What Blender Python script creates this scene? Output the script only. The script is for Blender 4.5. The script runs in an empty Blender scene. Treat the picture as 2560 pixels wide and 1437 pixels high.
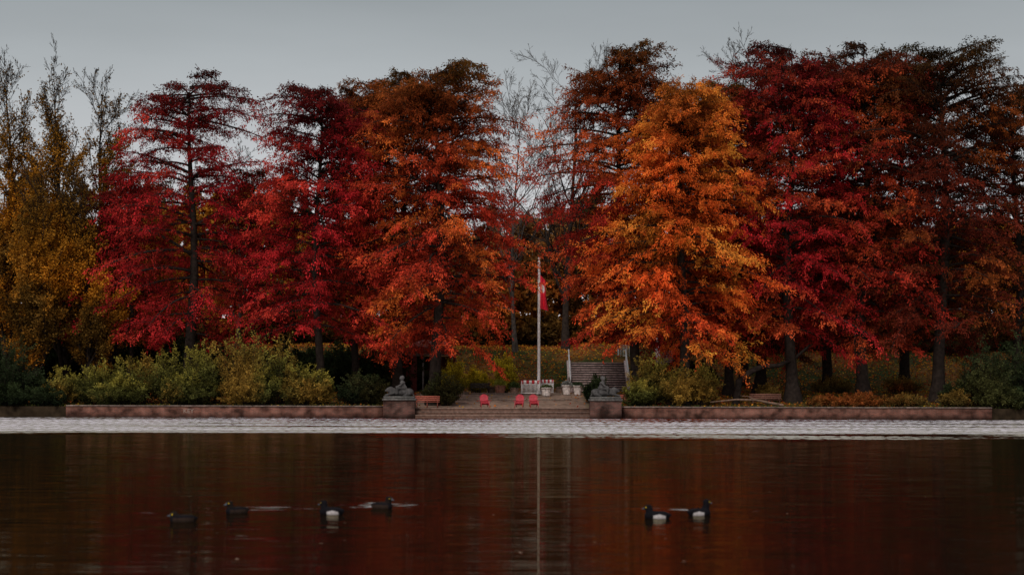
import bpy, math, numpy as np
from mathutils import Vector, Matrix, Euler
F=3960.0; CH=1.94
def wx(px,Y): return (px-1280.0)*Y/F
def wz(py,Y): return CH+(981.0-py)*Y/F
scene=bpy.context.scene
def nrm(a): return a/np.maximum(np.linalg.norm(a,axis=-1,keepdims=True),1e-9)

# ---------------------------------------------------------------- materials
def mat_vc(name,rough=0.85,namt=0.3,nscale=3.0,transl=0.0,spec=0.2):
    m=bpy.data.materials.new(name); m.use_nodes=True
    nt=m.node_tree; nt.nodes.clear(); N=nt.nodes.new; L=nt.links.new
    out=N('ShaderNodeOutputMaterial'); at=N('ShaderNodeAttribute'); at.attribute_name='Col'
    tc=N('ShaderNodeTexCoord'); no=N('ShaderNodeTexNoise'); no.inputs['Scale'].default_value=nscale; no.inputs['Detail'].default_value=6
    L(tc.outputs['Object'],no.inputs['Vector'])
    mr=N('ShaderNodeMapRange'); mr.inputs['From Min'].default_value=0.3; mr.inputs['From Max'].default_value=0.7
    mr.inputs['To Min'].default_value=1-namt; mr.inputs['To Max'].default_value=1+namt
    L(no.outputs['Fac'],mr.inputs['Value'])
    mu=N('ShaderNodeVectorMath'); mu.operation='SCALE'; L(at.outputs['Color'],mu.inputs[0]); L(mr.outputs[0],mu.inputs['Scale'])
    if transl>0:
        d=N('ShaderNodeBsdfDiffuse'); t=N('ShaderNodeBsdfTranslucent'); mx=N('ShaderNodeMixShader'); mx.inputs[0].default_value=transl
        L(mu.outputs[0],d.inputs['Color']); L(mu.outputs[0],t.inputs['Color']); L(d.outputs[0],mx.inputs[1]); L(t.outputs[0],mx.inputs[2]); L(mx.outputs[0],out.inputs[0])
    else:
        b=N('ShaderNodeBsdfPrincipled'); b.inputs['Roughness'].default_value=rough; b.inputs['Specular IOR Level'].default_value=spec
        L(mu.outputs[0],b.inputs['Base Color']); L(b.outputs[0],out.inputs[0])
    return m
M_leaf=mat_vc('foliage_mat',transl=0.3,namt=0.25,nscale=0.5)
M_bark=mat_vc('bark_mat',0.95,0.45,4.0,spec=0.05)
M_stone=mat_vc('stone_mat',0.9,0.4,5.0)
M_paint=mat_vc('paint_mat',0.5,0.12,6.0,spec=0.3)
M_wood=mat_vc('wood_mat',0.7,0.3,7.0)
M_cloth=mat_vc('cloth_mat',0.9,0.1,4.0)
M_feather=mat_vc('feather_mat',0.9,0.25,30.0,spec=0.04)
M_soil=mat_vc('ground_mat',0.95,0.45,2.2,spec=0.05)

# ---------------------------------------------------------------- mesh buffer
class Buf:
    def __init__(s): s.v=[];s.f=[];s.c=[];s.m=[];s.n=0
    def add(s,v,f,c,m=0):
        v=np.asarray(v,float).reshape(-1,3); f=np.asarray(f,int).reshape(-1,4)
        c=np.asarray(c,float)
        if c.ndim==1: c=np.tile(c,(len(v),1))
        s.v.append(v); s.f.append(f+s.n); s.c.append(c); s.m.append(np.full(len(f),m)); s.n+=len(v)
    def box(s,c,d,col,m=0,rz=0.0,rx=0.0,ry=0.0):
        x,y,z=np.array(d)/2.0
        v=np.array([[-x,-y,-z],[x,-y,-z],[x,y,-z],[-x,y,-z],[-x,-y,z],[x,-y,z],[x,y,z],[-x,y,z]])
        if rz or rx or ry:
            R=np.array(Euler((rx,ry,rz)).to_matrix()); v=v@R.T
        s.add(v+np.array(c),[[0,3,2,1],[4,5,6,7],[0,1,5,4],[1,2,6,5],[2,3,7,6],[3,0,4,7]],col,m)
    def tube(s,P,R,sides,col,m=0):
        P=np.asarray(P,float); R=np.asarray(R,float)
        if P.ndim==2: P=P[None];R=R[None]
        n,k,_=P.shape
        T=nrm(np.gradient(P,axis=1)); mt=nrm(P[:,-1]-P[:,0])
        ref=np.where(np.abs(mt[:,2:3])>0.7,np.array([[1.,0,0]]),np.array([[0,0,1.]]))[:,None,:]
        U=nrm(np.cross(T,ref)); V=np.cross(T,U)
        a=np.arange(sides)*2*np.pi/sides
        v=P[:,:,None,:]+R[:,:,None,None]*(np.cos(a)[None,None,:,None]*U[:,:,None,:]+np.sin(a)[None,None,:,None]*V[:,:,None,:])
        i=np.arange(n)[:,None,None]*k*sides; j=np.arange(k-1)[None,:,None]*sides; q=np.arange(sides)[None,None,:]; q2=(q+1)%sides
        f=np.stack([i+j+q,i+j+q2,i+j+sides+q2,i+j+sides+q],-1)
        col=np.asarray(col,float)
        if col.ndim==2: col=np.repeat(col,k*sides,axis=0)
        s.add(v,f,col,m)
    def leaves(s,C,D,Nn,L,W,col,m=0):
        S=nrm(np.cross(D,Nn)); L=np.asarray(L)[:,None]; W=np.asarray(W)[:,None]
        mid=C+D*L*0.5
        v=np.stack([C,mid+S*W*0.5,C+D*L,mid-S*W*0.5],1)
        n=len(C); f=np.arange(n*4).reshape(n,4)
        s.add(v,f,np.repeat(col,4,axis=0),m)
    def lathe(s,c,prof,col,m=0,sides=20):
        prof=np.array(prof,float); k=len(prof); a=np.arange(sides)*2*np.pi/sides
        v=np.stack([prof[:,0:1]*np.cos(a),prof[:,0:1]*np.sin(a),np.repeat(prof[:,1:2],sides,1)],-1)+np.array(c)
        j=np.arange(k-1)[:,None]*sides;q=np.arange(sides)[None];q2=(q+1)%sides
        s.add(v,np.stack([j+q,j+q2,j+sides+q2,j+sides+q],-1),col,m)
    def make(s,name,mats,smooth=False,parent=None,loc=(0,0,0)):
        v=np.concatenate(s.v);f=np.concatenate(s.f);c=np.concatenate(s.c);mi=np.concatenate(s.m)
        me=bpy.data.meshes.new(name); me.vertices.add(len(v)); me.vertices.foreach_set('co',v.astype(np.float32).ravel())
        me.loops.add(len(f)*4); me.loops.foreach_set('vertex_index',f.astype(np.int32).ravel())
        me.polygons.add(len(f)); me.polygons.foreach_set('loop_start',(np.arange(len(f))*4).astype(np.int32))
        me.polygons.foreach_set('material_index',mi.astype(np.int32))
        me.update(calc_edges=True)
        a=me.color_attributes.new('Col','FLOAT_COLOR','POINT')
        a.data.foreach_set('color',np.concatenate([np.clip(c,0,1),np.ones((len(c),1))],1).astype(np.float32).ravel())
        if smooth: me.polygons.foreach_set('use_smooth',np.ones(len(f),bool))
        for mm in mats: me.materials.append(mm)
        o=bpy.data.objects.new(name,me); scene.collection.objects.link(o); o.location=loc
        if parent: o.parent=parent
        return o
def empty(name,loc=(0,0,0)):
    o=bpy.data.objects.new(name,None); scene.collection.objects.link(o); o.location=loc; return o

def blob(parts,voxel,smooth=2):
    import bmesh
    bm=bmesh.new()
    for p in parts:
        if p[0]=='e':
            _,c,r=p[:3]; rot=p[3] if len(p)>3 else (0,0,0)
            M=Matrix.Translation(c)@Euler(rot).to_matrix().to_4x4()@Matrix.Diagonal((*r,1))
            bmesh.ops.create_icosphere(bm,subdivisions=3,radius=1,matrix=M)
        else:
            _,a,b,r0,r1=p; a=Vector(a);b=Vector(b); d=b-a; ln=d.length
            q=d.to_track_quat('Z','Y').to_matrix().to_4x4()
            bmesh.ops.create_cone(bm,cap_ends=True,segments=14,radius1=r0,radius2=r1,depth=ln,matrix=Matrix.Translation((a+b)/2)@q)
            bmesh.ops.create_icosphere(bm,subdivisions=2,radius=r0,matrix=Matrix.Translation(a))
            bmesh.ops.create_icosphere(bm,subdivisions=2,radius=r1,matrix=Matrix.Translation(b))
    me=bpy.data.meshes.new('tmp'); bm.to_mesh(me); bm.free()
    o=bpy.data.objects.new('tmp',me); scene.collection.objects.link(o)
    md=o.modifiers.new('r','REMESH'); md.mode='VOXEL'; md.voxel_size=voxel
    ms=o.modifiers.new('s','SMOOTH'); ms.factor=0.5; ms.iterations=smooth
    dg=bpy.context.evaluated_depsgraph_get(); dg.update()
    m2=bpy.data.meshes.new_from_object(o.evaluated_get(dg))
    bpy.data.objects.remove(o); bpy.data.meshes.remove(me)
    m2.polygons.foreach_set('use_smooth',np.ones(len(m2.polygons),bool))
    return m2
def paint(me,fn):
    n=len(me.vertices); co=np.empty(n*3,np.float32); me.vertices.foreach_get('co',co); co=co.reshape(-1,3)
    c=fn(co); a=me.color_attributes.new('Col','FLOAT_COLOR','POINT')
    a.data.foreach_set('color',np.concatenate([c,np.ones((n,1))],1).astype(np.float32).ravel())

# ---------------------------------------------------------------- terrain
def ghv(x,y):
    x=np.asarray(x,float);y=np.asarray(y,float)
    pl=np.interp(y,[120.3,123,133,139],[.74,.76,1.80,1.9])
    la=np.interp(y,[120.3,124,135,139],[.80,.92,1.9,2.05])
    k=np.clip((np.abs(x+0.7)-6.6)/1.2,0,1)
    z=pl*(1-k)+la*k
    hill=np.interp(y,[139,150,170,230,700],[0,4.0,6.0,8.0,10.0])
    z=z+hill+ (0.10*np.sin(x*.7+y*.3)+0.08*np.sin(x*.31-y*.9))*np.clip((y-123)/10,0,1)*k
    return np.where(y<120.28,-1.6,z)
def gh(x,y): return float(ghv(x,y))
def sn(p,f,ph=0.0):
    x,y,z=p[...,0],p[...,1],p[...,2]
    return (np.sin(x*f+1.7*np.sin(y*f*.8+ph)+ph)+np.sin(z*f*1.1+1.3*np.sin(x*f*.6+2*ph)+2.1+ph)+np.sin((x+y+z)*f*.7+ph*3))/3
xs=np.concatenate([np.linspace(-700,-75,14),np.arange(-70,70.1,0.7),np.linspace(75,700,14)])
ys=np.concatenate([[-300,-100,0,60,110,119.5,120.2,120.3],np.arange(120.8,176,0.7),np.linspace(180,260,12),np.linspace(300,1500,10)])
X,Y=np.meshgrid(xs,ys); Z=ghv(X,Y)
rg=np.random.default_rng(3)
P=np.stack([X,Y,Z],-1).reshape(-1,3); nx,ny=len(xs),len(ys)
n1=sn(P,.45)+.6*sn(P,1.9,2.)+rg.normal(0,.25,len(P))
soil=np.array([.045,.03,.018]);grass=np.array([.035,.045,.013]);lit=np.array([.20,.08,.024]);grav=np.array([.22,.15,.115])
t=np.clip(n1*.8+.45,0,1)[:,None]; C=grass*(1-t)+lit*t
t2=np.clip(sn(P,.8,5.)*1.2,0,1)[:,None]; C=C*(1-t2*.6)+soil*t2*.6
pm=((np.abs(P[:,0]+.7)<7)&(P[:,1]<139.5))[:,None]; C=np.where(pm,grav*(1+.15*n1[:,None]),C)
edge=((P[:,1]<122.5)&~pm[:,0])[:,None]; C=np.where(edge,soil*.6,C)
i,j=np.meshgrid(np.arange(nx-1),np.arange(ny-1)); a=j*nx+i
b=Buf(); b.add(P,np.stack([a,a+1,a+nx+1,a+nx],-1),np.clip(C,0.005,1)); b.make('ground',[M_soil],smooth=True)

# ---------------------------------------------------------------- water
def water_mat():
    m=bpy.data.materials.new('lake_water_mat'); m.use_nodes=True; nt=m.node_tree; nt.nodes.clear(); N=nt.nodes.new; L=nt.links.new
    def math_(op,a,b=None,c=None,clamp=False):
        n=N('ShaderNodeMath'); n.operation=op; n.use_clamp=clamp
        for k,v in enumerate((a,b,c)):
            if v is None: continue
            if isinstance(v,(int,float)): n.inputs[k].default_value=v
            else: L(v,n.inputs[k])
        return n.outputs[0]
    tc=N('ShaderNodeTexCoord'); sp=N('ShaderNodeSeparateXYZ'); L(tc.outputs['Object'],sp.inputs[0]); x,y=sp.outputs[0],sp.outputs[1]
    def noise(sx,sy,det=3,off=0.0):
        cb=N('ShaderNodeCombineXYZ'); L(math_('MULTIPLY',x,sx),cb.inputs[0]); L(math_('MULTIPLY',y,sy),cb.inputs[1]); cb.inputs[2].default_value=off
        n=N('ShaderNodeTexNoise'); n.inputs['Scale'].default_value=1; n.inputs['Detail'].default_value=det; L(cb.outputs[0],n.inputs['Vector']); return n
    st=noise(.02,.10,3,1.0).outputs['Fac']; ye=math_('ADD',y,math_('MULTIPLY',math_('SUBTRACT',st,.5),26.))
    band=N('ShaderNodeMapRange'); band.interpolation_type='SMOOTHSTEP'; band.inputs['From Min'].default_value=69; band.inputs['From Max'].default_value=76; L(ye,band.inputs['Value'])
    st2=noise(.045,.33,4,5.0).outputs['Fac']; s2=N('ShaderNodeMapRange'); s2.inputs['From Min'].default_value=.36; s2.inputs['From Max'].default_value=.52; s2.inputs['To Min'].default_value=.2; L(st2,s2.inputs['Value'])
    st3=noise(3.2,1.0,3,8.0).outputs['Fac']; s3=N('ShaderNodeMapRange'); s3.inputs['From Min'].default_value=.38; s3.inputs['From Max'].default_value=.56; s3.inputs['To Min'].default_value=.25; L(st3,s3.inputs['Value'])
    bm=math_('MULTIPLY',band.outputs[0],math_('MULTIPLY',s2.outputs[0],s3.outputs[0]))
    tot=None
    for (px0,px1,py,th,am) in [(530,810,1272,.7,.45),(830,1100,1263,.9,.85),(905,1000,1292,.3,.25),(1560,1840,1272,.7,.5),(1290,1430,1277,.45,.3),(290,430,1284,.3,.25),(1820,1930,1275,.3,.22),(570,650,1340,.2,.2),(1280,1370,1348,.15,.2),(1900,2090,1101,1.2,.3),(2330,2500,1232,.3,.15)]:
        Yc=7682.0/(py-981); xc=wx((px0+px1)/2,Yc); hw=(px1-px0)/2*Yc/F
        dx=math_('POWER',math_('ABSOLUTE',math_('DIVIDE',math_('SUBTRACT',x,xc),hw)),2.0)
        dy=math_('POWER',math_('ABSOLUTE',math_('DIVIDE',math_('SUBTRACT',y,Yc),th)),2.0)
        g=math_('MULTIPLY',math_('SUBTRACT',1.0,math_('ADD',dx,dy),clamp=True),am)
        tot=g if tot is None else math_('ADD',tot,g)
    wn=noise(1.8,3.2,4,9.).outputs['Fac']; wk=math_('MULTIPLY',tot,math_('MULTIPLY',math_('SUBTRACT',wn,.42,clamp=True),5.5),clamp=True)
    nn=noise(.8,15.0,1,0.); sc=N('ShaderNodeSeparateColor'); L(nn.outputs['Color'],sc.inputs[0])
    nb=noise(2.2,3.0,4,3.); sb=N('ShaderNodeSeparateColor'); L(nb.outputs['Color'],sb.inputs[0])
    rip=math_('MAXIMUM',bm,wk)
    cx=math_('MULTIPLY',math_('SUBTRACT',sc.outputs[0],.5),.006)
    cy=math_('MULTIPLY',math_('SUBTRACT',sc.outputs[1],.5),.20)
    rx=math_('MULTIPLY',math_('SUBTRACT',sb.outputs[0],.5),.8)
    ry=math_('MULTIPLY',math_('SUBTRACT',sb.outputs[1],.84),2.3)
    rwy=math_('MULTIPLY',sb.outputs[1],-.5)
    ryy=math_('ADD',math_('MULTIPLY',ry,math_('POWER',bm,.6)),math_('MULTIPLY',rwy,wk))
    cb=N('ShaderNodeCombineXYZ'); L(math_('ADD',cx,math_('MULTIPLY',rx,bm)),cb.inputs[0]); L(math_('ADD',cy,ryy),cb.inputs[1]); cb.inputs[2].default_value=1
    nv=N('ShaderNodeVectorMath'); nv.operation='NORMALIZE'; L(cb.outputs[0],nv.inputs[0])
    gl=N('ShaderNodeBsdfGlossy'); L(nv.outputs[0],gl.inputs['Normal'])
    L(math_('ADD',.025,math_('MULTIPLY',bm,.15)),gl.inputs['Roughness'])
    cm=N('ShaderNodeMix'); cm.data_type='RGBA'; cm.inputs['A'].default_value=(.70,.64,.46,1); cm.inputs['B'].default_value=(.97,.86,.89,1); L(rip,cm.inputs['Factor']); L(cm.outputs['Result'],gl.inputs['Color'])
    df=N('ShaderNodeBsdfDiffuse'); df.inputs['Color'].default_value=(.010,.006,.004,1)
    fr=N('ShaderNodeFresnel'); fr.inputs['IOR'].default_value=1.33
    fac=math_('MAXIMUM',math_('MULTIPLY',fr.outputs[0],.76),math_('MULTIPLY',rip,.9))
    mx=N('ShaderNodeMixShader'); L(fac,mx.inputs[0]); L(df.outputs[0],mx.inputs[1]); L(gl.outputs[0],mx.inputs[2])
    out=N('ShaderNodeOutputMaterial'); L(mx.outputs[0],out.inputs[0]); return m
b=Buf(); b.add([[-700,-300,0],[700,-300,0],[700,120.9,0],[-700,120.9,0]],[[0,1,2,3]],(0,0,0)); b.make('lake_water',[water_mat()])

# ---------------------------------------------------------------- tree helpers
BK=np.array([.026,.019,.016])
def interpP(P,idx,s):
    K=P.shape[1]; f=s*(K-1); i=np.clip(f.astype(int),0,K-2); w=(f-i)[:,None]
    return P[idx,i]*(1-w)+P[idx,i+1]*w, nrm(P[idx,i+1]-P[idx,i]), i, w[:,0]
def grow(rng,P,R,n,s0,s1,ratio,ang,up,k=5,rr=.55,taper=.3,wob=.18):
    N_=len(P); idx=np.repeat(np.arange(N_),n)
    s=s0+(s1-s0)*((np.tile(np.arange(n),N_)+rng.uniform(0,1,N_*n))/n)
    base,tan,i,w=interpP(P,idx,s)
    pl=np.linalg.norm(np.diff(P,axis=1),axis=2).sum(1)[idx]
    rad=(R[idx,i]*(1-w)+R[idx,i+1]*w)*rr
    q=nrm(np.cross(tan,rng.normal(size=tan.shape))); a=(ang*rng.uniform(.7,1.3,len(idx)))[:,None]
    d=tan*np.cos(a)+q*np.sin(a); L=(pl*ratio*(1-.5*s)*rng.uniform(.7,1.2,len(idx)))[:,None]
    pts=[base]
    for j in range(k-1):
        d=nrm(d+np.array([0,0,up/k])+rng.normal(0,wob,d.shape)); pts.append(pts[-1]+d*L/(k-1))
    return np.stack(pts,1), rad[:,None]*np.linspace(1,taper,k)[None], s
def leafify(rng,b,P,n,L,W,droop,spread,colfn,s0=.1,keep=None,tw=.6,m=1):
    idx=np.repeat(np.arange(len(P)),n); s=rng.uniform(s0,1,len(idx))
    c,tan,_,_=interpP(P,idx,s); c=c+rng.normal(0,spread,c.shape)
    if keep is not None:
        k=rng.uniform(0,1,len(c))<keep(c); c=c[k];tan=tan[k];idx=idx[k]
    d=nrm(tan*tw+rng.normal(0,.55,c.shape)+np.array([0,0,-droop])); nn=rng.normal(size=c.shape)+np.array([0,-.3,.6])
    l=rng.uniform(.6,1.35,len(c))*L; w=rng.uniform(.7,1.3,len(c))*W
    b.leaves(c,d,nn,l,w,colfn(c,idx),m)
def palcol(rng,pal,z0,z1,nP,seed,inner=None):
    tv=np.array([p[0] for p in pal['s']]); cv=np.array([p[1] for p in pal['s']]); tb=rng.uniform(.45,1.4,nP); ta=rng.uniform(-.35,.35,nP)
    if inner is not None: tb=tb*inner  # darkens leaves near the trunk: crown shade painted in, plus duller inner foliage
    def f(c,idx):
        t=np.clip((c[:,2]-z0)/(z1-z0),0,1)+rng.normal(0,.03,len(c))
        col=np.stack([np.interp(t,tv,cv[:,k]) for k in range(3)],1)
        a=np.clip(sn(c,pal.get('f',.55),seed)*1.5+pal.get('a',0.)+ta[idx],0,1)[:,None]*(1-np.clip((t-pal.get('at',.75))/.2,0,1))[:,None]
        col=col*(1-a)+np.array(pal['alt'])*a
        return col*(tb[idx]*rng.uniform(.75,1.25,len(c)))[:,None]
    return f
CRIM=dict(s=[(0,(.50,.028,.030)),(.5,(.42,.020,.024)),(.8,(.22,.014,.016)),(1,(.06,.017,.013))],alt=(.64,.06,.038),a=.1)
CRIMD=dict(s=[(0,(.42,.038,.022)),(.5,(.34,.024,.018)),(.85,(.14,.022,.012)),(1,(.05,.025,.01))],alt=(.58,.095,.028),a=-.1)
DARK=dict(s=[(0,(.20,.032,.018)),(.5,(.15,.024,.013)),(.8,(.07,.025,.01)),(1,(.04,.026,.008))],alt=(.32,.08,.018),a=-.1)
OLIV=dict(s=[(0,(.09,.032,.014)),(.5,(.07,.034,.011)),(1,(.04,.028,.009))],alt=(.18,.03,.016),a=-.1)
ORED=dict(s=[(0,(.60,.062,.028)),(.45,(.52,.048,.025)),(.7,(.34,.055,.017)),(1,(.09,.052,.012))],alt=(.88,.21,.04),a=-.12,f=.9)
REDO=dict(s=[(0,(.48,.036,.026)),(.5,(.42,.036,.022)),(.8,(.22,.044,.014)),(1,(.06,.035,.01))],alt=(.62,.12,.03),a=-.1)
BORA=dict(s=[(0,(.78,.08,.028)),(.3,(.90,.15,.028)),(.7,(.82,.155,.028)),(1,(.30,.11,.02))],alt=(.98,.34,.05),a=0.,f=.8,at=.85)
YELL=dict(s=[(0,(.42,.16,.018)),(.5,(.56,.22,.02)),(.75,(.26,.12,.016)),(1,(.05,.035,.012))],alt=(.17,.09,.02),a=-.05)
PR=[[0,.12,.35,.6,.8,.92,1],[.7,1,1,.92,.82,.70,.45]]

def cypress(px,Yd,ytop,ycb,Rpx,pal,seed,dens=1.0,nb=105,prof=PR,tr=.42,lean=0.0,sizeL=.25,sizeW=.08,extra=None,droopm=1.0,elmax=32):
    rng=np.random.default_rng(seed); x0=wx(px,Yd); g=gh(x0,Yd)-.2; zt=wz(ytop,Yd); zc=wz(ycb,Yd); R=Rpx*Yd/F
    b=Buf(); k=16; tz=np.linspace(0,1,k)
    T=np.stack([x0+lean*np.minimum(tz*2.2,1)+.26*np.sin(tz*7+seed),Yd+.2*np.sin(tz*4+seed*2),g+(zt-g-1.2)*tz],1)
    flare=1+.9*np.exp(-tz*(zt-g)/.8)
    b.tube(T,tr*(1-tz)**.8*flare+.03,12,BK,0)
    t=(np.arange(nb)+rng.uniform(0,1,nb))/nb; t=t**.82
    az=np.arange(nb)*2.39996+rng.normal(0,.35,nb)
    h=zc+(zt-zc)*(t-np.clip(t-.8,0,1)*(.22+.22*np.sin(az*1.0+seed)))
    lob=1+.16*np.sin(az*2+seed+t*5)+.12*np.sin(az*3-t*9+seed*2)
    L=R*np.interp(t,prof[0],prof[1])*rng.uniform(.75,1.12,nb)*lob
    el=np.radians(np.interp(t,[0,.25,.6,1],[-6,6,18,elmax])+rng.normal(0,8,nb)); dr=np.interp(t,[0,.5,1],[.30,.27,.2])*rng.uniform(.6,1.3,nb)*droopm
    kk=8; s=np.linspace(0,1,kk)
    h0=h-L*(np.sin(el)-dr)*np.interp(t,[0,.4,.8,1],[.2,.4,.8,1.]); tb=(h0-g)/(zt-g-1.2)
    bx=np.interp(np.clip(tb,0,1),tz,T[:,0]);by=np.interp(np.clip(tb,0,1),tz,T[:,1])
    r=L[:,None]*s*np.cos(el)[:,None]; zz=h0[:,None]+L[:,None]*(np.sin(el)[:,None]*s-dr[:,None]*s**2.2)
    wob=rng.normal(0,.05,(nb,1))*L[:,None]*np.sin(s*3)
    B=np.stack([bx[:,None]+np.cos(az)[:,None]*r-np.sin(az)[:,None]*wob,by[:,None]+np.sin(az)[:,None]*r+np.cos(az)[:,None]*wob,zz],-1)
    BR=(.022+.015*L)[:,None]*(1-.82*s)
    b.tube(B,BR,5,BK,0)
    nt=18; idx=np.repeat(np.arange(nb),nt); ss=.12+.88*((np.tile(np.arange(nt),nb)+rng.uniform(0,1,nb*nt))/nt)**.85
    base,tan,_,_=interpP(B,idx,np.minimum(ss,.999)); side=np.where(np.tile(np.arange(nt),nb)%2==0,1,-1)
    a=np.radians(rng.uniform(30,80,len(idx)))*side*(1-.4*ss**3); ca,sa=np.cos(a),np.sin(a)
    d=np.stack([tan[:,0]*ca-tan[:,1]*sa,tan[:,0]*sa+tan[:,1]*ca,tan[:,2]*.5+rng.normal(.08,.28,len(idx))],1); d=nrm(d)
    tl=np.clip((L[idx]*.38*(1-.5*ss)+.4)*rng.uniform(.5,1.25,len(idx)),.45,2.2)
    k3=4; s3=np.linspace(0,1,k3)
    TW=base[:,None]+d[:,None]*(tl[:,None]*s3)[...,None]; TW[:,:,2]-=tl[:,None]*s3**2*rng.uniform(.1,.55,(len(idx),1))
    b.tube(TW,np.full((len(idx),1),.011)*np.linspace(1.3,.5,k3)[None],3,BK,0)
    n=int(round(36*dens))
    leafify(rng,b,TW,n,sizeL,sizeW,.42*droopm,.11,palcol(rng,pal,zc,zt,len(idx),seed,.35+.8*ss))  # last argument paints bright tips and a shaded interior into leaf colour
    if extra is not None:
        b.tube(extra[0],extra[1],8,BK,0)
    return b.make('bald_cypress_tree',[M_bark,M_leaf])

def broad(name,px,Yd,ytop,spread,up,seed,n=(26,7,5),leaf=None,bare=None,tr=.3,ang=.6,ratio=.42,bark=BK,lL=.2,lW=.13,nl=26,k=5,x=None,ztop=None,buf=None,lvl3=.5,twr=.5,s0=.15):
    rng=np.random.default_rng(seed); x0=wx(px,Yd) if x is None else x; g=gh(x0,Yd)-.15; zt=wz(ytop,Yd) if ztop is None else ztop
    b=Buf() if buf is None else buf; H=zt-g; tz=np.linspace(0,1,10)
    T=np.stack([x0+.25*np.sin(tz*4+seed)*H/15,Yd+.2*np.sin(tz*5+seed),g+H*.88*tz],1)[None]; TR=(tr*(1-tz*.9)*(1+.5*np.exp(-tz*H/.7)))[None]
    b.tube(T,TR,9,bark,0)
    P1,R1,_=grow(rng,T,TR,n[0],s0,.98,ratio*spread,ang,up,6); b.tube(P1,np.maximum(R1,.02),5,bark,0)
    P2,R2,_=grow(rng,P1,R1,n[1],.2,1.,.5,.6,up*.8,5); b.tube(P2,np.maximum(R2,.012),4,bark,0)
    P3,R3,_=grow(rng,P2,R2,n[2],.15,1.,lvl3,.55,up*.6,4); b.tube(P3,np.maximum(R3,.011),3,bark,0)
    if bare is not None:
        P4,R4,_=grow(rng,P3,R3,bare,.15,1.,.55,.5,up*.5,3); b.tube(P4,np.maximum(R4,.010),3,bark,0)
    if leaf is not None:
        pal,keep=leaf; kf=None
        if keep is not None: kf=lambda c:np.interp((c[:,2]-g)/H,keep[0],keep[1])
        leafify(rng,b,P3,nl,lL,lW,.25,.16,palcol(rng,pal,g,zt,len(P3),seed),keep=kf)
    if buf is None: return b.make(name,[M_bark,M_leaf])

# ---------------------------------------------------------------- cypress row
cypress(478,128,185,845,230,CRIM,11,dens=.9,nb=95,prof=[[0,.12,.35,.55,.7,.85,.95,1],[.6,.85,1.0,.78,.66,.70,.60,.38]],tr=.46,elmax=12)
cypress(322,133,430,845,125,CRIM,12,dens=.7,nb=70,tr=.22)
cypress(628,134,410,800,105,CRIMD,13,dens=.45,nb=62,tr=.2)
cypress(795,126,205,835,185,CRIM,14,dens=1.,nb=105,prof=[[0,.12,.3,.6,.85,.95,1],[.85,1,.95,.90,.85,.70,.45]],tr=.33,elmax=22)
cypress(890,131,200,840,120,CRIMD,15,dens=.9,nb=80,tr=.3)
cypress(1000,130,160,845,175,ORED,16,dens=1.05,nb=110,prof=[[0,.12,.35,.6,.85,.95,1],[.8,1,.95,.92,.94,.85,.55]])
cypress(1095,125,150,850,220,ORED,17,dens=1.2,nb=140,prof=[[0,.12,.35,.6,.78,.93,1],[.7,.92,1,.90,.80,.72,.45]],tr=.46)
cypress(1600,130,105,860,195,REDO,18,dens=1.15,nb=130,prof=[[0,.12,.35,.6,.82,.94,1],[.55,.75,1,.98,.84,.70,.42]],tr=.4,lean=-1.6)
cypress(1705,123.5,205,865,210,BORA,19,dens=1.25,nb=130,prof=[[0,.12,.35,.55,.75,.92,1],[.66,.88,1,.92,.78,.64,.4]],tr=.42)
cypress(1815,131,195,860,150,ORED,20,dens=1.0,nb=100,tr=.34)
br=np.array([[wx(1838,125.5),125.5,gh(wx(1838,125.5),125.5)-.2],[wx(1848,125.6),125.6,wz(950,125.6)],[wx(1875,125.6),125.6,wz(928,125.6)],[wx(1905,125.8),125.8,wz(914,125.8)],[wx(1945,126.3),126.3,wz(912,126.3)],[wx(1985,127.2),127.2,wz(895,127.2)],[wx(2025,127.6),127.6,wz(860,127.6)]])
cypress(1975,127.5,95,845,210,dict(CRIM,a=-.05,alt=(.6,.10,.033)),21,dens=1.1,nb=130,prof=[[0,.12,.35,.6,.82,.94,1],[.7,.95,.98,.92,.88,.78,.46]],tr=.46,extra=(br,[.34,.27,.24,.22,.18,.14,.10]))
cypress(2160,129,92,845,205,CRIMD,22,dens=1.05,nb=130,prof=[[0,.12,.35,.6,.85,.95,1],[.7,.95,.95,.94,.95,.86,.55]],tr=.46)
cypress(2355,128,92,840,230,DARK,23,dens=1.15,nb=130,prof=[[0,.12,.35,.6,.82,.94,1],[.7,.95,1,.97,.9,.78,.5]],tr=.50)  # dark foliage, with frame-edge vignette falloff painted into the leaf colour
cypress(2540,133,205,850,165,OLIV,24,dens=1.1,nb=100,tr=.36)  # dark edge tree; vignette darkening is also painted into its olive leaves
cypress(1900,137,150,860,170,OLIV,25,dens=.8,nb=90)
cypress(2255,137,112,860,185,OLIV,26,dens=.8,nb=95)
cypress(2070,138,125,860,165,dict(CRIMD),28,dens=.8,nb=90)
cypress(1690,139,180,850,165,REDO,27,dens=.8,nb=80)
kp=([0,.05,.12,.52,.66,.8,1],[.1,.9,1,1,.5,.10,0])
for i,(px,Yd,yt,sd,tr) in enumerate([(20,134,116,31,.32),(150,132,138,32,.34),(262,138,158,33,.3),(-110,134,150,37,.3),(90,128,400,34,.2),(210,130,430,38,.2),(395,141,430,36,.22)]):
    broad('yellow_poplar_tree',px,Yd,yt,.72,.9,sd,n=(44,9,5),leaf=(YELL,kp),bare=4 if yt<200 else None,tr=tr,ang=.5,nl=30,s0=.05)
GB=np.array([.085,.07,.062])
broad('bare_tree',1290,150,215,1.1,.45,41,n=(30,8,6),bare=4,tr=.22,bark=GB,ang=.75)
broad('bare_tree',1425,152,138,1.1,.5,42,n=(30,8,6),bare=4,tr=.34,bark=BK*1.5,ang=.75)
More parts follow.
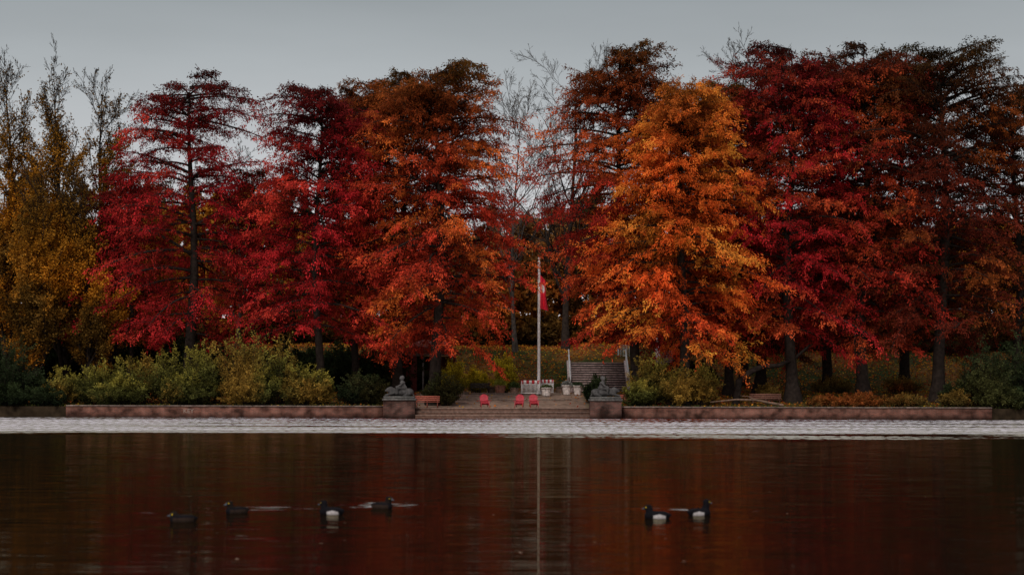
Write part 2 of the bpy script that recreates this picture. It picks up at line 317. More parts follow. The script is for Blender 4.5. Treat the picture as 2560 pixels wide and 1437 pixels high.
broad('bare_tree',1870,141,82,.8,.5,43,n=(34,8,6),bare=4,tr=.34,bark=BK*1.3,ang=.75)
broad('bare_tree',590,148,350,.8,.45,44,n=(22,7,6),bare=3,tr=.22,bark=BK*1.8,ang=.7)

# distant mass of trees behind
bt=Buf(); rng=np.random.default_rng(77)
B1=dict(s=[(0,(.14,.06,.018)),(1,(.18,.085,.026))],alt=(.26,.085,.018),a=.1)
BC=dict(s=[(0,(.50,.20,.035)),(1,(.34,.17,.06))],alt=(.55,.17,.03),a=.1)
B2=dict(s=[(0,(.46,.18,.024)),(1,(.48,.22,.03))],alt=(.32,.11,.02),a=.1)
B3=dict(s=[(0,(.03,.03,.012)),(1,(.05,.042,.016))],alt=(.08,.05,.015),a=.1)
for i,px in enumerate(list(range(-260,2900,85))+list(range(-220,2900,120))):
    row=i>=len(range(-260,2900,85)); Yd=float(rng.uniform(158,172)) if not row else float(rng.uniform(180,200)); yt=rng.uniform(470,600)
    if 1150<px<1450: yt=rng.uniform(520,600)
    pal=[B1,B2,B3,B3][int(rng.integers(0,4))]
    if 520<px<720: pal=B2
    if row: pal=B3
    if 1190<px<1450: pal=BC
    broad('x',px,Yd,yt,1.25,.15,200+i,n=(22,6,5),leaf=(pal,None),tr=.25,ang=1.05,nl=15,lL=.46,lW=.34,buf=bt,s0=.04)
bt.make('background_trees',[M_bark,M_leaf])

# ---------------------------------------------------------------- shrubs
def shrub(name,items,pal,seed,lL=.15,lW=.085,dens=1.,dark=1.):
    rng=np.random.default_rng(seed); b=Buf()
    for (px,Yd,ytop,wpx) in items:
        x0=wx(px,Yd); g=gh(x0,Yd); H=wz(ytop,Yd)-g; Rr=wpx*Yd/F
        n=int(26+10*Rr); az=rng.uniform(0,6.28,n); q=rng.uniform(0,1,n)**.6
        bx=x0+np.cos(az)*q*Rr*.35; by=Yd+np.sin(az)*q*Rr*.35
        ex=x0+np.cos(az)*q*Rr; ey=Yd+np.sin(az)*q*min(Rr,2.6); ez=g+H*np.sqrt(np.clip(1-(q*.92)**2,.08,1))*rng.uniform(.55,1.2,n)
        s=np.linspace(0,1,5)[None]
        P=np.stack([bx[:,None]+(ex-bx)[:,None]*s**1.4,by[:,None]+(ey-by)[:,None]*s**1.4,g-.1+(ez-g+.1)[:,None]*s**.8],-1)
        R=np.full((n,1),.022)*np.linspace(1,.4,5)[None]; b.tube(P,R,4,BK*1.3,0)
        P2,R2,_=grow(rng,P,R,8,.15,1.,.42,.75,.15,4); b.tube(P2,np.maximum(R2,.007),3,BK*1.3,0)
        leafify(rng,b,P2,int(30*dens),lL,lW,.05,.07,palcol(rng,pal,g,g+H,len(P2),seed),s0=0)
    return b.make(name,[M_bark,M_leaf])
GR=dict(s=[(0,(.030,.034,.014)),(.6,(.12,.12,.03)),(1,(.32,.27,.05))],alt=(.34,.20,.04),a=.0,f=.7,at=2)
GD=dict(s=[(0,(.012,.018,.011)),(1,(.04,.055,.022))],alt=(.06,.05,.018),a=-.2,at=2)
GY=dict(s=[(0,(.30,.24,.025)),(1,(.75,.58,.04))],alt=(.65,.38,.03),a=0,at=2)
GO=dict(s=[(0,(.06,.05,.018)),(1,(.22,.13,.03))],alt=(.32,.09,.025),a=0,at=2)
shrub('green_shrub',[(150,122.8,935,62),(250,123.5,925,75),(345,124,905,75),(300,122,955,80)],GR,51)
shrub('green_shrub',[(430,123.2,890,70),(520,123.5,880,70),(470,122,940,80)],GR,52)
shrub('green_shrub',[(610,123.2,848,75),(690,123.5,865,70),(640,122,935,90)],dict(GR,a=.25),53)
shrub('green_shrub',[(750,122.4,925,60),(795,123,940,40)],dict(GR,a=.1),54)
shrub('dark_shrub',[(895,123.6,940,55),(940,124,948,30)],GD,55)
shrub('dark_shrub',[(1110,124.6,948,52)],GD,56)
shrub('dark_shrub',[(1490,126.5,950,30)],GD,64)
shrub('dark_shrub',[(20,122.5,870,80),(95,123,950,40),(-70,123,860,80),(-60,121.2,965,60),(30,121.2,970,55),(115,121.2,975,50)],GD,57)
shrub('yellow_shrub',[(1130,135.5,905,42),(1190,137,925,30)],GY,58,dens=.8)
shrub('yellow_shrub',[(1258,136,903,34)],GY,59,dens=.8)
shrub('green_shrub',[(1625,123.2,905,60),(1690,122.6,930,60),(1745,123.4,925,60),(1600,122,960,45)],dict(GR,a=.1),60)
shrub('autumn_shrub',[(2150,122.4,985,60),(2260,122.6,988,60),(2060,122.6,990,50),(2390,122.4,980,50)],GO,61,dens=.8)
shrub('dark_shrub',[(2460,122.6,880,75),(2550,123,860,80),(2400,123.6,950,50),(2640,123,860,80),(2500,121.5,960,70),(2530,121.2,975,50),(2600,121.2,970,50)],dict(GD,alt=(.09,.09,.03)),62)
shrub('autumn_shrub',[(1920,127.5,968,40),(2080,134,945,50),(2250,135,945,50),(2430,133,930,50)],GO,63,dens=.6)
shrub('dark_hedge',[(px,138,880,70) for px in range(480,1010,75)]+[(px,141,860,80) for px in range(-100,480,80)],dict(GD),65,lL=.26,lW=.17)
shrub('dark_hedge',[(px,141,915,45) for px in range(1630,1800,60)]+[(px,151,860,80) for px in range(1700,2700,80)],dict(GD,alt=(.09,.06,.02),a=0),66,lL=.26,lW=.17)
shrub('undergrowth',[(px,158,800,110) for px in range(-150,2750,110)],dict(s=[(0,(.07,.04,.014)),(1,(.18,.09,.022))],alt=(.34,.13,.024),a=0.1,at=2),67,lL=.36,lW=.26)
# leaf litter
rng=np.random.default_rng(5); n=60000
lx=rng.uniform(-48,48,n); ly=121+rng.uniform(0,1,n)**.7*40; m=~((np.abs(lx+.7)<7)&(ly<139)&(rng.uniform(0,1,n)<.93)); lx,ly=lx[m],ly[m]
sx0,sx1=wx(1415,142),wx(1580,142); m=~((lx>sx0)&(lx<sx1)&(ly>138)&(ly<147)); lx,ly=lx[m],ly[m]
c=np.stack([lx,ly,ghv(lx,ly)+rng.uniform(.01,.09,len(lx))],1); d=nrm(rng.normal(size=c.shape)*[1,1,.5])
pc=np.array([[.70,.28,.03],[.62,.18,.03],[.45,.07,.03],[.28,.13,.04],[.65,.38,.04]])[rng.integers(0,5,len(c))]*rng.uniform(.5,1.1,(len(c),1))
b=Buf(); b.leaves(c,d,rng.normal(size=c.shape)+[0,-.6,1],rng.uniform(.12,.26,len(c)),rng.uniform(.1,.19,len(c)),pc); b.make('fallen_leaves',[M_leaf])
n=40000; lx=rng.uniform(-48,48,n); ly=120.7+rng.uniform(0,1,n)**1.4*30; m=~((np.abs(lx+.7)<7.3)&(ly<139.2)); lx,ly=lx[m],ly[m]
m=~((lx>sx0)&(lx<sx1)&(ly>138)&(ly<147)); lx,ly=lx[m],ly[m]
c=np.stack([lx,ly,ghv(lx,ly)-.02],1); d=nrm(rng.normal(0,.35,c.shape)+[0,0,1])
pc=np.array([[.05,.08,.02],[.09,.11,.03],[.16,.13,.04]])[rng.integers(0,3,len(c))]*rng.uniform(.5,1.2,(len(c),1))
b=Buf(); b.leaves(c,d,rng.normal(size=c.shape),rng.uniform(.1,.26,len(c)),rng.uniform(.03,.06,len(c)),pc); b.make('grass',[M_leaf])

# ---------------------------------------------------------------- brick materials & walls
def brick_mat(name,c1,c2,mort):
    m=bpy.data.materials.new(name); m.use_nodes=True; nt=m.node_tree; N=nt.nodes.new; L=nt.links.new; bs=nt.nodes['Principled BSDF']
    bs.inputs['Roughness'].default_value=.9; bs.inputs['Specular IOR Level'].default_value=.1
    g=N('ShaderNodeNewGeometry'); sp=N('ShaderNodeSeparateXYZ'); L(g.outputs['Position'],sp.inputs[0]); ad=N('ShaderNodeMath'); L(sp.outputs[0],ad.inputs[0]); L(sp.outputs[1],ad.inputs[1])
    cb=N('ShaderNodeCombineXYZ'); L(ad.outputs[0],cb.inputs[0]); L(sp.outputs[2],cb.inputs[1])
    br=N('ShaderNodeTexBrick'); L(cb.outputs[0],br.inputs['Vector']); br.inputs['Scale'].default_value=1; br.inputs['Brick Width'].default_value=.26; br.inputs['Row Height'].default_value=.085; br.inputs['Mortar Size'].default_value=.012
    br.inputs['Color1'].default_value=(*c1,1); br.inputs['Color2'].default_value=(*c2,1); br.inputs['Mortar'].default_value=(*mort,1)
    no=N('ShaderNodeTexNoise'); no.inputs['Scale'].default_value=1.3; no.inputs['Detail'].default_value=8; L(g.outputs['Position'],no.inputs['Vector'])
    cr=N('ShaderNodeValToRGB'); cr.color_ramp.elements[0].position=.35; cr.color_ramp.elements[0].color=(.25,.22,.2,1); cr.color_ramp.elements[1].position=.65; cr.color_ramp.elements[1].color=(1.3,1.2,1.15,1); L(no.outputs['Fac'],cr.inputs[0])
    mx=N('ShaderNodeMix'); mx.data_type='RGBA'; mx.blend_type='MULTIPLY'; mx.inputs['Factor'].default_value=1; L(br.outputs['Color'],mx.inputs['A']); L(cr.outputs[0],mx.inputs['B'])
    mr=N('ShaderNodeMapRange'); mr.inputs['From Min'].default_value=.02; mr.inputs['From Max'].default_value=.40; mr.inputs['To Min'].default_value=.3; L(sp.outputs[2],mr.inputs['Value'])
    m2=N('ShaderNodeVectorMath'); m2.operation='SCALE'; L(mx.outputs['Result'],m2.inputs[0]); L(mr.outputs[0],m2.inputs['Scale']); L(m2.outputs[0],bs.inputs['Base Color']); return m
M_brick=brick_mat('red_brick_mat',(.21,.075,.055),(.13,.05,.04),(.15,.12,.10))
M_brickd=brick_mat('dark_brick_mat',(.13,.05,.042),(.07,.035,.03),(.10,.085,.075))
xL0,xL1=wx(165,120),wx(958,120); xR0,xR1=wx(1552,120),wx(2480,120)
def wall(x0,x1,key=False):
    e=empty('brick_retaining_wall',((x0+x1)/2,120,0)); w=x1-x0
    b=Buf(); b.box((0,.2,-.3),(w,.4,2.26),(0,0,0)); b.make('brickwork',[M_brick],parent=e)
    b=Buf(); n=int(w/1.05); rr=np.random.default_rng(8)
    for i in range(n):
        cw=w/n; b.box((-w/2+cw*(i+.5),.19,.875+rr.uniform(-.006,.006)),(cw-.018,.5,.09),np.array([.20,.145,.125])*rr.uniform(.65,1.2))
    b.make('coping_stones',[M_stone],parent=e)
    if key:
        cu=bpy.data.curves.new('graffiti_text','FONT'); cu.body='KEY'; cu.size=.46; cu.extrude=.004
        o=bpy.data.objects.new('graffiti_text',cu); scene.collection.objects.link(o); o.parent=e
        o.location=(wx(458,120)-(x0+x1)/2,-.006,.34); o.rotation_euler=(math.pi/2,0,0)
        mm=bpy.data.materials.new('graffiti_paint'); mm.use_nodes=True; mm.node_tree.nodes['Principled BSDF'].inputs['Base Color'].default_value=(.26,.19,.16,1); cu.materials.append(mm)
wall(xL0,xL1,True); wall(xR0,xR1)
b=Buf(); a0,a1=wx(1040,120),wx(1475,120)
for i,(y0,y1,zt_) in enumerate([(118.9,119.4,.24),(119.4,119.9,.50),(119.9,120.6,.77)]):
    b.box(((a0+a1)/2,(y0+y1)/2,zt_/2-.5-.03),(a1-a0,y1-y0,zt_+.94),np.array([.12,.065,.048]))
    b.box(((a0+a1)/2,(y0+y1)/2-.015,zt_-.03),(a1-a0,y1-y0+.03,.06),np.array([.24,.16,.13]))
b.make('waterside_steps',[M_stone])
b=Buf()
b.box((.0,128.4,1.36),(9.6,.35,.2),(.22,.16,.13)); b.box((.3,133.0,1.80),(8.6,.35,.22),(.2,.15,.12)); b.make('plaza_kerb',[M_stone])

def stone_fn(co):
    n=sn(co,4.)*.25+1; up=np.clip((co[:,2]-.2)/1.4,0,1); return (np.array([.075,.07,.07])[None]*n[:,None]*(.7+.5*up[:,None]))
def statue(px,sg):
    xc=wx(px,119.6); e=empty('statue_on_pedestal',(xc,119.6,0))
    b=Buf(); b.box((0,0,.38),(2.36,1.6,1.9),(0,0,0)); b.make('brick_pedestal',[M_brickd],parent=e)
    b=Buf(); b.box((0,0,1.40),(2.5,1.75,.14),(.12,.11,.105)); b.box((0,0,1.56),(2.3,1.5,.18),(.10,.095,.09)); b.make('plinth_slab',[M_stone],parent=e)
    s=sg
    def q(x,y,z): return (x*s,y,z)
    parts=[('e',q(.1,0,.30),(.85,.36,.27)),('e',q(.72,0,.33),(.36,.42,.30)),('e',q(-.5,0,.36),(.36,.34,.31)),('e',q(-.78,-.03,.5),(.24,.2,.2)),('e',q(-.98,-.05,.45),(.14,.12,.1)),
      ('e',q(-.66,0,.5),(.24,.28,.26)),('c',q(-.45,-.28,.25),q(-1.05,-.30,.09),.12,.08),('c',q(-.45,.28,.25),q(-1.05,.26,.09),.12,.08),('c',q(.75,-.36,.2),q(.35,-.46,.08),.14,.08),('c',q(1.0,0,.2),q(1.1,-.3,.08),.07,.05),
      ('e',q(.28,-.02,.66),(.29,.27,.20)),('c',q(.28,0,.7),q(.22,-.04,.98),.22,.19),('e',q(.22,-.04,1.05),(.21,.31,.13)),('c',q(.22,-.05,1.1),q(.19,-.07,1.24),.085,.08),
      ('e',q(.16,-.08,1.38),(.165,.16,.20)),('e',q(.21,-.04,1.43),(.175,.17,.17)),('e',q(.04,-.22,1.36),(.04,.04,.045)),
      ('c',q(.24,-.30,1.04),q(.06,-.44,.84),.09,.07),('c',q(.06,-.44,.84),q(-.18,-.38,.76),.07,.05),('e',q(-.24,-.38,.75),(.07,.05,.045)),
      ('c',q(.24,.26,1.04),q(.18,.37,.82),.09,.07),('c',q(.18,.37,.82),q(-.08,.3,.7),.07,.05),
      ('c',q(.24,-.17,.64),q(-.18,-.44,.64),.15,.105),('c',q(-.18,-.44,.64),q(-.1,-.5,.26),.10,.06),('c',q(-.1,-.5,.24),q(-.28,-.52,.19),.06,.04),
      ('c',q(.24,.17,.64),q(-.18,.4,.64),.15,.105),('c',q(-.18,.4,.64),q(-.1,.48,.26),.10,.06)]
    me=blob(parts,.035,2); paint(me,stone_fn); me.materials.append(M_stone); o=bpy.data.objects.new('seated_child_on_lion',me); scene.collection.objects.link(o); o.parent=e; o.location=(0,0,1.62)
statue(999,1); statue(1513,-1)

# ---------------------------------------------------------------- furniture
def adirondack(px,Y_,rz):
    x=wx(px,Y_); e=empty('adirondack_chair',(x,Y_,gh(x,Y_)+.01)); e.rotation_euler=(0,0,rz); col=np.array([.55,.05,.075]); b=Buf()
    for i in range(7):
        u=(i-3)/3; hgt=.78-.16*u*u
        b.box((u*.27,.30+.12,.30+hgt/2),(.075,.022,hgt),col*(.9+.05*(i%3)),ry=u*.10,rx=-.33)
    for i in range(6): b.box((0,-.28+i*.1,.36-i*.022),(.54,.085,.022),col,rx=-.2)
    for sx in (-1,1):
        b.box((sx*.37,-.02,.56),(.13,.74,.025),col*1.05); b.box((sx*.30,-.28,.275),(.03,.1,.55),col); b.box((sx*.27,.18,.22),(.025,.95,.1),col*.9,rx=-.22); b.box((sx*.3,.28,.4),(.03,.08,.3),col)
    b.box((0,.36,.58),(.62,.03,.08),col); b.make('slatted_frame',[M_paint],parent=e)
adirondack(1212,121.6,.15); adirondack(1298,121.5,-.12); adirondack(1335,121.7,.1)
def bench(px,Y_,w,col,rz=0):
    x=wx(px,Y_); e=empty('park_bench',(x,Y_,gh(x,Y_))); e.rotation_euler=(0,0,rz); b=Buf(); col=np.array(col)
    for i in range(4): b.box((0,-.18+i*.12,.45),(w,.1,.04),col)
    for i in range(3): b.box((0,.28+i*.03,.58+i*.14),(w,.03,.11),col,rx=-.2)
    b.make('wooden_slats',[M_wood],parent=e); b=Buf()
    for sx in (-.42,0,.42):
        b.box((sx*w,-.15,.21),(.07,.07,.44),col*.6); b.box((sx*w,.25,.42),(.07,.06,.86),col*.6,rx=-.12); b.box((sx*w,.05,.4),(.06,.5,.06),col*.6)
    b.make('frame',[M_wood],parent=e)
bench(1068,122,1.9,(.33,.09,.06)); bench(1578,122.3,1.9,(.30,.08,.06)); bench(1200,134.5,1.7,(.05,.04,.035)); bench(1915,124.5,2.5,(.16,.07,.05))

# flagpole and flag
Yp=133.; xp=wx(1347,Yp); e=empty('flagpole',(xp,Yp,gh(xp,Yp)))
g0=gh(xp,Yp); zt=wz(650,Yp)-g0
b=Buf(); b.lathe((0,0,0),[(.28,0),(.28,.12),(.15,.14),(.14,.3),(.135,1),(.10,zt-.1),(.04,zt-.02),(.05,zt),(.10,zt+.08),(.11,zt+.14),(.06,zt+.24),(.001,zt+.26)],(.90,.85,.83),sides=16); b.make('pole',[M_paint],smooth=True,parent=e)
b=Buf(); nu,nv=22,26; U,V=np.meshgrid(np.linspace(0,1,nu),np.linspace(0,1,nv))
ztf=wz(686,Yp)-g0; drop=2.85
fx=.09+U*(.46+.26*V)*(1-.15*np.sin(V*3)); fy=-.05+.14*np.sin(U*13+V*1.5)*(.5+.5*V); fz=ztf-V*drop*(1-.12*U)-U*(.55)
fc=np.where((((U-.5)/.30)**2+((V-.33)/.13)**2<1)[...,None],np.array([.85,.80,.80]),np.array([.92,.04,.08]))
ii,jj=np.meshgrid(np.arange(nu-1),np.arange(nv-1)); a=jj*nu+ii
b.add(np.stack([fx,fy,fz],-1),np.stack([a,a+1,a+nu+1,a+nu],-1),fc.reshape(-1,3)); b.make('hanging_flag',[M_cloth],smooth=True,parent=e)

def barrier(px,Y_,w,rz):
    x=wx(px,Y_); e=empty('construction_barrier',(x,Y_,gh(x,Y_))); e.rotation_euler=(0,0,rz); wh=np.array([.85,.81,.81]); rd=np.array([.6,.04,.05])
    b=Buf(); n=7
    for i in range(n): b.box((-w/2+w/n*(i+.5),0,1.08),(w/n,.04,.30),rd if i%2==0 else wh)
    b.make('striped_board',[M_paint],parent=e); b=Buf()
    for i in range(15): b.box((-w/2+.04+(w-.08)/14*i,0,.54),(.045,.03,.74),wh)
    b.box((0,0,.16),(w,.045,.06),wh); b.box((0,0,.90),(w,.045,.05),wh)
    for sx in (-.46,.46): b.box((sx*w,0,.6),(.06,.05,1.15),wh); b.box((sx*w,0,.05),(.16,.7,.10),(.06,.05,.05))
    b.make('plastic_grid_frame',[M_paint],parent=e)
barrier(1326,132.4,1.6,0.0); barrier(1367,133.6,1.3,-.5)

def planter(px,Y_,r,h,col,plant=None,seed=0):
    x=wx(px,Y_); g=gh(x,Y_); e=empty('flower_pot',(x,Y_,g)); b=Buf()
    b.lathe((0,0,0),[(.001,.0),(r*.68,0),(r*.72,.04),(r*.9,h*.75),(r*.93,h*.86),(r*1.04,h*.87),(r*1.05,h),(r*.9,h),(r*.88,h*.9),(.001,h*.88)],col); b.make('pot',[M_stone],smooth=True,parent=e)
    if plant:
        rr=np.random.default_rng(seed); n=500; p=rr.normal(0,1,(n,3)); p=nrm(p)*(rr.uniform(0,1,(n,1))**.4); p[:,2]=np.abs(p[:,2]); c=p*[r*1.05,r*1.05,plant[1]]+[0,0,h*.9]
        b=Buf(); b.leaves(c,nrm(p+rr.normal(0,.4,p.shape)),rr.normal(size=p.shape),np.full(n,.16),np.full(n,.08),np.array(plant[0])*rr.uniform(.5,1.4,(n,1))); b.make('plant',[M_leaf],parent=e)
cw=(.70,.62,.59)
planter(1366,131.6,.46,.72,cw,((.10,.12,.04),.22),1)
planter(1417,132.6,.42,.82,cw,((.3,.3,.28),.4),2); planter(1444,132.4,.40,.82,cw,((.07,.1,.05),.3),3)
planter(1250,133.4,.5,.75,(.30,.13,.09),((.3,.3,.05),.5),4); planter(1286,134,.42,.55,(.38,.24,.18),((.08,.12,.04),.5),5); planter(1228,135.6,.4,.6,(.12,.08,.06),None)
planter(1400,136.5,.42,.6,(.25,.18,.14),((.1,.12,.04),.3),6)

def stairs(px0,px1,Y0,n,rise,run,zb,name='garden_staircase'):
    x0,x1=wx(px0,Y0),wx(px1,Y0); e=empty(name,((x0+x1)/2,Y0,zb)); w=x1-x0; b=Buf()
    for i in range(n):
        b.box((0,i*run+run/2+ (0),(i+1)*rise/2-.2),(w,run,(i+1)*rise+.4),(.09,.07,.065)); b.box((0,i*run+run/2-.02,(i+1)*rise),(w,run+.04,.07),(.58,.44,.42))
    b.box((0,n*run+1.5,n*rise/2-.2),(w+.5,3.,n*rise+.44),(.30,.22,.21)); b.make('treads',[M_stone],parent=e)
    b=Buf(); ln=math.hypot(n*run,n*rise); an=math.atan2(rise,run)
    for sx in (-1,1): b.box((sx*(w/2+.2),n*run/2,n*rise/2+.05),(.36,ln,.42),(.58,.46,.44),rx=an)
    for sx in (-1,1): b.box((sx*(w/2+.2),n*run/2+.4,n*rise/2-.9),(.30,n*run-.2,1.9),(.2,.15,.14))
    b.make('cheek_walls',[M_stone],parent=e); b=Buf(); col=(.75,.75,.75)
    for sx in (-1,1):
        X_=sx*(w/2+.2)
        for hh in (1.1,.6): b.tube([[X_,0,hh+.1],[X_,n*run,hh+.1+n*rise],[X_,n*run+2.5,hh+.1+n*rise]],[.045]*3,6,col)
        for k in range(7):
            f=k/6; b.tube([[X_,f*n*run,f*n*rise],[X_,f*n*run,f*n*rise+1.2]],[.036]*2,6,col)
    b.make('handrails',[M_paint],parent=e); return e
e=stairs(1432,1568,138.2,13,.21,.36,1.9)
stairs(1655,1706,144.5,8,.2,.36,4.2)
xg=wx(1563,147); b=Buf()
for i in range(9): b.box((xg-.55+i*.14,147.6,wz(885,147)),(.03,.03,1.9),(.6,.62,.62))
b.box((xg,147.6,wz(862,147)),(1.25,.05,.06),(.6,.62,.62)); b.box((xg,147.6,wz(905,147)),(1.25,.05,.06),(.6,.62,.62)); 
for s_ in (-.62,.62): b.box((xg+s_,147.6,wz(886,147)),(.09,.09,2.2),(.6,.62,.62))
b.make('metal_gate',[M_paint])

e=empty('garden_pavilion',(wx(1075,137),138.6,gh(wx(1075,137),137.)-.05)); b=Buf(); 
b.box((0,1.6,1.65),(4.2,.25,3.3),(.12,.03,.025)); b.box((-1.98,0,1.65),(.25,3.4,3.3),(.15,.035,.03)); b.box((1.98,.9,1.65),(.25,1.6,3.3),(.15,.035,.03)); b.box((-1.5,-1.5,1.65),(.7,.2,3.3),(.18,.04,.035)); b.make('red_walls',[M_wood],parent=e)
b=Buf()
for x_ in (-.6,.55,1.9): b.box((x_,-1.6,1.65),(.16,.16,3.3),(.22,.19,.18))
b.box((0,-1.6,3.36),(4.5,.2,.18),(.2,.16,.15)); b.make('posts',[M_wood],parent=e)
b=Buf(); v=np.array([[-2.7,-2.3,3.45],[2.7,-2.3,3.45],[2.7,2.3,3.45],[-2.7,2.3,3.45],[-1.1,0,4.7],[1.1,0,4.7]],float)
b.add(v,[[0,1,5,4],[2,3,4,5],[3,2,1,0]],(.22,.06,.045))
b.add(np.array([[2.7,-2.3,3.45],[2.7,2.3,3.45],[1.9,.0,4.075],[1.1,0,4.7]]),[[0,1,3,2]],(.2,.055,.04)); b.add(np.array([[-2.7,-2.3,3.45],[-2.7,2.3,3.45],[-1.9,0,4.075],[-1.1,0,4.7]]),[[0,1,3,2]],(.2,.055,.04))
for i in range(22):
    f=i/21; b.box((-2.6+5.2*f,-2.3,3.47),(.16,.12,.09),np.array([.30,.09,.06])*(.8+.3*(i%2)))
b.make('tiled_roof',[M_wood],parent=e)
b=Buf(); yb=121.6; b.tube([[wx(1775,yb),yb,1.25],[wx(1840,yb),yb,1.45],[wx(1890,yb),yb+.2,1.42],[wx(1960,yb),yb+.3,1.0]],[.03,.07,.09,.12],7,(.17,.11,.08)); b.tube([[wx(1890,yb),yb+.2,1.42],[wx(1870,yb),yb,1.7],[wx(1850,yb),yb,1.75]],[.05,.03,.015],6,(.17,.11,.08)); b.make('fallen_branch',[M_bark],smooth=True)

# ---------------------------------------------------------------- ducks
def duck(px,py,rz,scale=1.0,kind='tufted',head=0.0,up=0.0):
    Yd=7682.0/(py-981)
    hx=-.125+head*.05; hz=.150+up
    parts=[('e',(.02,0,.035),(.18,.10,.08)),('e',(-.08,0,.04),(.10,.09,.08)),('c',(.13,0,.05),(.205,0,.06),.055,.02),('c',(-.10,0,.07),(hx+.01,0,hz-.02),.064,.047),
      ('e',(hx,0,hz),(.058,.045,.050)),('e',(hx+.02,0,hz+.008),(.045,.038,.042)),('c',(hx+.045,0,hz+.01),(hx+.07,0,hz-.02),.014,.006),('e',(hx-.066,0,hz-.014),(.034,.019,.011)),
      ('e',(.07,.05,.065),(.12,.035,.045)),('e',(.07,-.05,.065),(.12,.035,.045))]
    me=blob(parts,.009,3)
    def fn(co):
        c=np.tile(np.array([.008,.007,.009]),(len(co),1)); x,y,z=co.T
        if kind=='tufted':
            w=(z<.070-.25*np.abs(x-.06))&(z>-.03)&(x>-.03)&(x<.15)&(np.abs(y)>.03); c[w]=(.46,.42,.43)
        else:
            w=(z<.07)&(x>-.14)&(x<.17); c[w]=(.03,.019,.015); c[(z>.10)]=(.014,.010,.009)
        c[(x<hx-.05)&(z>hz-.04)]=(.09,.11,.13)
        ey=(np.abs(x-(hx-.025))<.008)&(np.abs(z-(hz+.01))<.008); c[ey]=(.6,.4,.03); return c
    paint(me,fn); me.materials.append(M_feather); o=bpy.data.objects.new('duck',me); scene.collection.objects.link(o)
    o.location=(wx(px,Yd),Yd,-.005); o.rotation_euler=(0,0,rz); o.scale=(scale,)*3
duck(457,1306,.2,1.02,'brown',up=-.04); duck(592,1284,.6,1.0,'brown',up=.01); duck(828,1286,-.3,1.05,'tufted',up=.015); duck(957,1271,math.pi-.4,1.0,'brown',up=.015)
duck(1642,1294,-.3,1.06,'tufted',up=.005); duck(1750,1286,math.pi+.4,1.04,'tufted',up=.05)
rng=np.random.default_rng(9); n=70; yy=rng.uniform(18,60,n); xx=rng.uniform(-.33,.33,n)*yy; c=np.stack([xx,yy,np.full(n,.006)],1); d=nrm(rng.normal(size=c.shape)*[1,1,.05])
b=Buf(); b.leaves(c,d,np.tile([0,0,1.],(n,1)),rng.uniform(.03,.08,n),rng.uniform(.02,.05,n),np.array([.4,.25,.18])*rng.uniform(.3,1.3,(n,1))); b.make('floating_leaves',[M_leaf])

# ---------------------------------------------------------------- world, sun, camera
w=bpy.data.worlds.new('World'); scene.world=w; w.use_nodes=True; nt=w.node_tree; nt.nodes.clear(); N=nt.nodes.new; L=nt.links.new
SE=math.radians(44); az=math.radians(198)
sk=N('ShaderNodeTexSky'); sk.sky_type='NISHITA'; sk.sun_disc=False; sk.sun_elevation=SE; sk.sun_rotation=az; sk.dust_density=4
hs=N('ShaderNodeHueSaturation'); hs.inputs['Saturation'].default_value=.35; L(sk.outputs[0],hs.inputs['Color'])
sc=N('ShaderNodeVectorMath'); sc.operation='SCALE'; sc.inputs['Scale'].default_value=.1; L(hs.outputs[0],sc.inputs[0])
tc=N('ShaderNodeTexCoord'); sp=N('ShaderNodeSeparateXYZ'); L(tc.outputs['Generated'],sp.inputs[0])
cr=N('ShaderNodeValToRGB'); E=cr.color_ramp.elements; E[0].position=0; E[0].color=(.82,.74,.75,1); E[1].position=1; E[1].color=(.66,.68,.70,1)
for p,c in [(.07,(.70,.67,.68,1)),(.14,(.54,.555,.57,1)),(.20,(.40,.43,.445,1)),(.26,(.26,.29,.305,1)),(.45,(.56,.56,.58,1))]:
    q=E.new(p); q.color=c
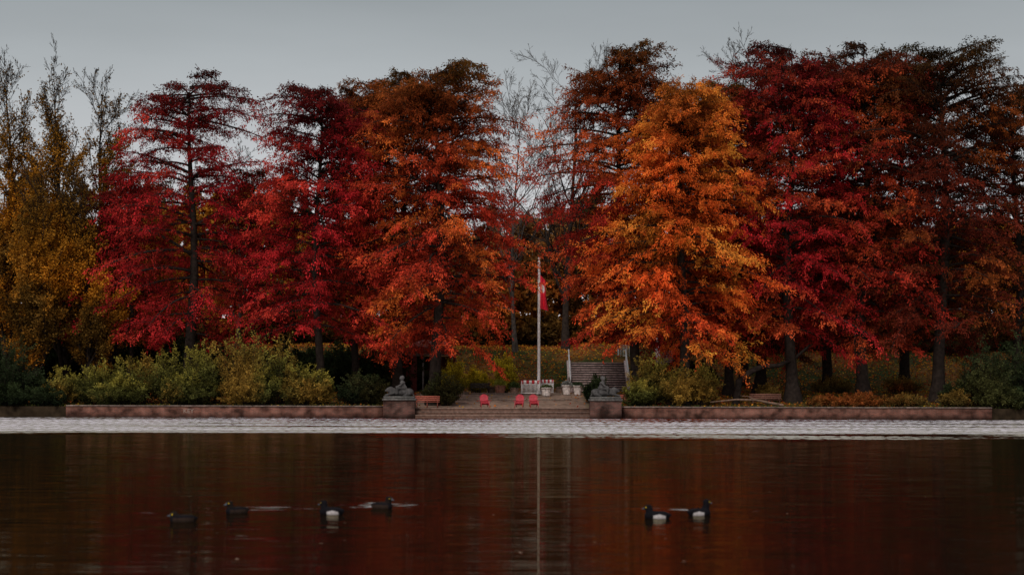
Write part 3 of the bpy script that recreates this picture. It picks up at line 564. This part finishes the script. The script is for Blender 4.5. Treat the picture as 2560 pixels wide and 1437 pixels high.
L(sp.outputs[2],cr.inputs[0])
mp=N('ShaderNodeMapping'); mp.inputs['Scale'].default_value=(2,2,9); L(tc.outputs['Generated'],mp.inputs[0])
no=N('ShaderNodeTexNoise'); no.inputs['Scale'].default_value=1.6; no.inputs['Detail'].default_value=5; L(mp.outputs[0],no.inputs['Vector'])
mr=N('ShaderNodeMapRange'); mr.inputs['From Min'].default_value=.3; mr.inputs['From Max'].default_value=.7; mr.inputs['To Min'].default_value=.92; mr.inputs['To Max'].default_value=1.08; L(no.outputs['Fac'],mr.inputs['Value'])
s2=N('ShaderNodeVectorMath'); s2.operation='SCALE'; L(cr.outputs[0],s2.inputs[0]); L(mr.outputs[0],s2.inputs['Scale'])
mx=N('ShaderNodeMix'); mx.data_type='RGBA'; mx.inputs['Factor'].default_value=.88; L(sc.outputs[0],mx.inputs['A']); L(s2.outputs[0],mx.inputs['B'])
bg=N('ShaderNodeBackground'); bg.inputs['Strength'].default_value=1.0; L(mx.outputs['Result'],bg.inputs['Color']); ow=N('ShaderNodeOutputWorld'); L(bg.outputs[0],ow.inputs[0])
sd=bpy.data.lights.new('sun','SUN'); sd.energy=1.5; sd.angle=math.radians(10); sd.color=(1,.93,.83); so=bpy.data.objects.new('sun',sd); scene.collection.objects.link(so)
dv=Vector((math.sin(az)*math.cos(SE),math.cos(az)*math.cos(SE),math.sin(SE))); so.rotation_euler=dv.to_track_quat('Z','Y').to_euler()
cd=bpy.data.cameras.new('camera'); co=bpy.data.objects.new('camera',cd); scene.collection.objects.link(co); scene.camera=co
cd.sensor_width=36; cd.lens=F/2560*36; cd.shift_y=(981-718.5)/2560
cd.clip_end=3000; cd.clip_start=.5
co.location=(0,0,CH); co.rotation_euler=(Matrix.Rotation(math.radians(90),4,'X')@Matrix.Rotation(math.radians(.15),4,'Z')).to_euler()
cd.dof.use_dof=True; cd.dof.focus_distance=124; cd.dof.aperture_fstop=1.4
scene.view_settings.view_transform='Standard'; scene.view_settings.look='None'; scene.view_settings.exposure=0
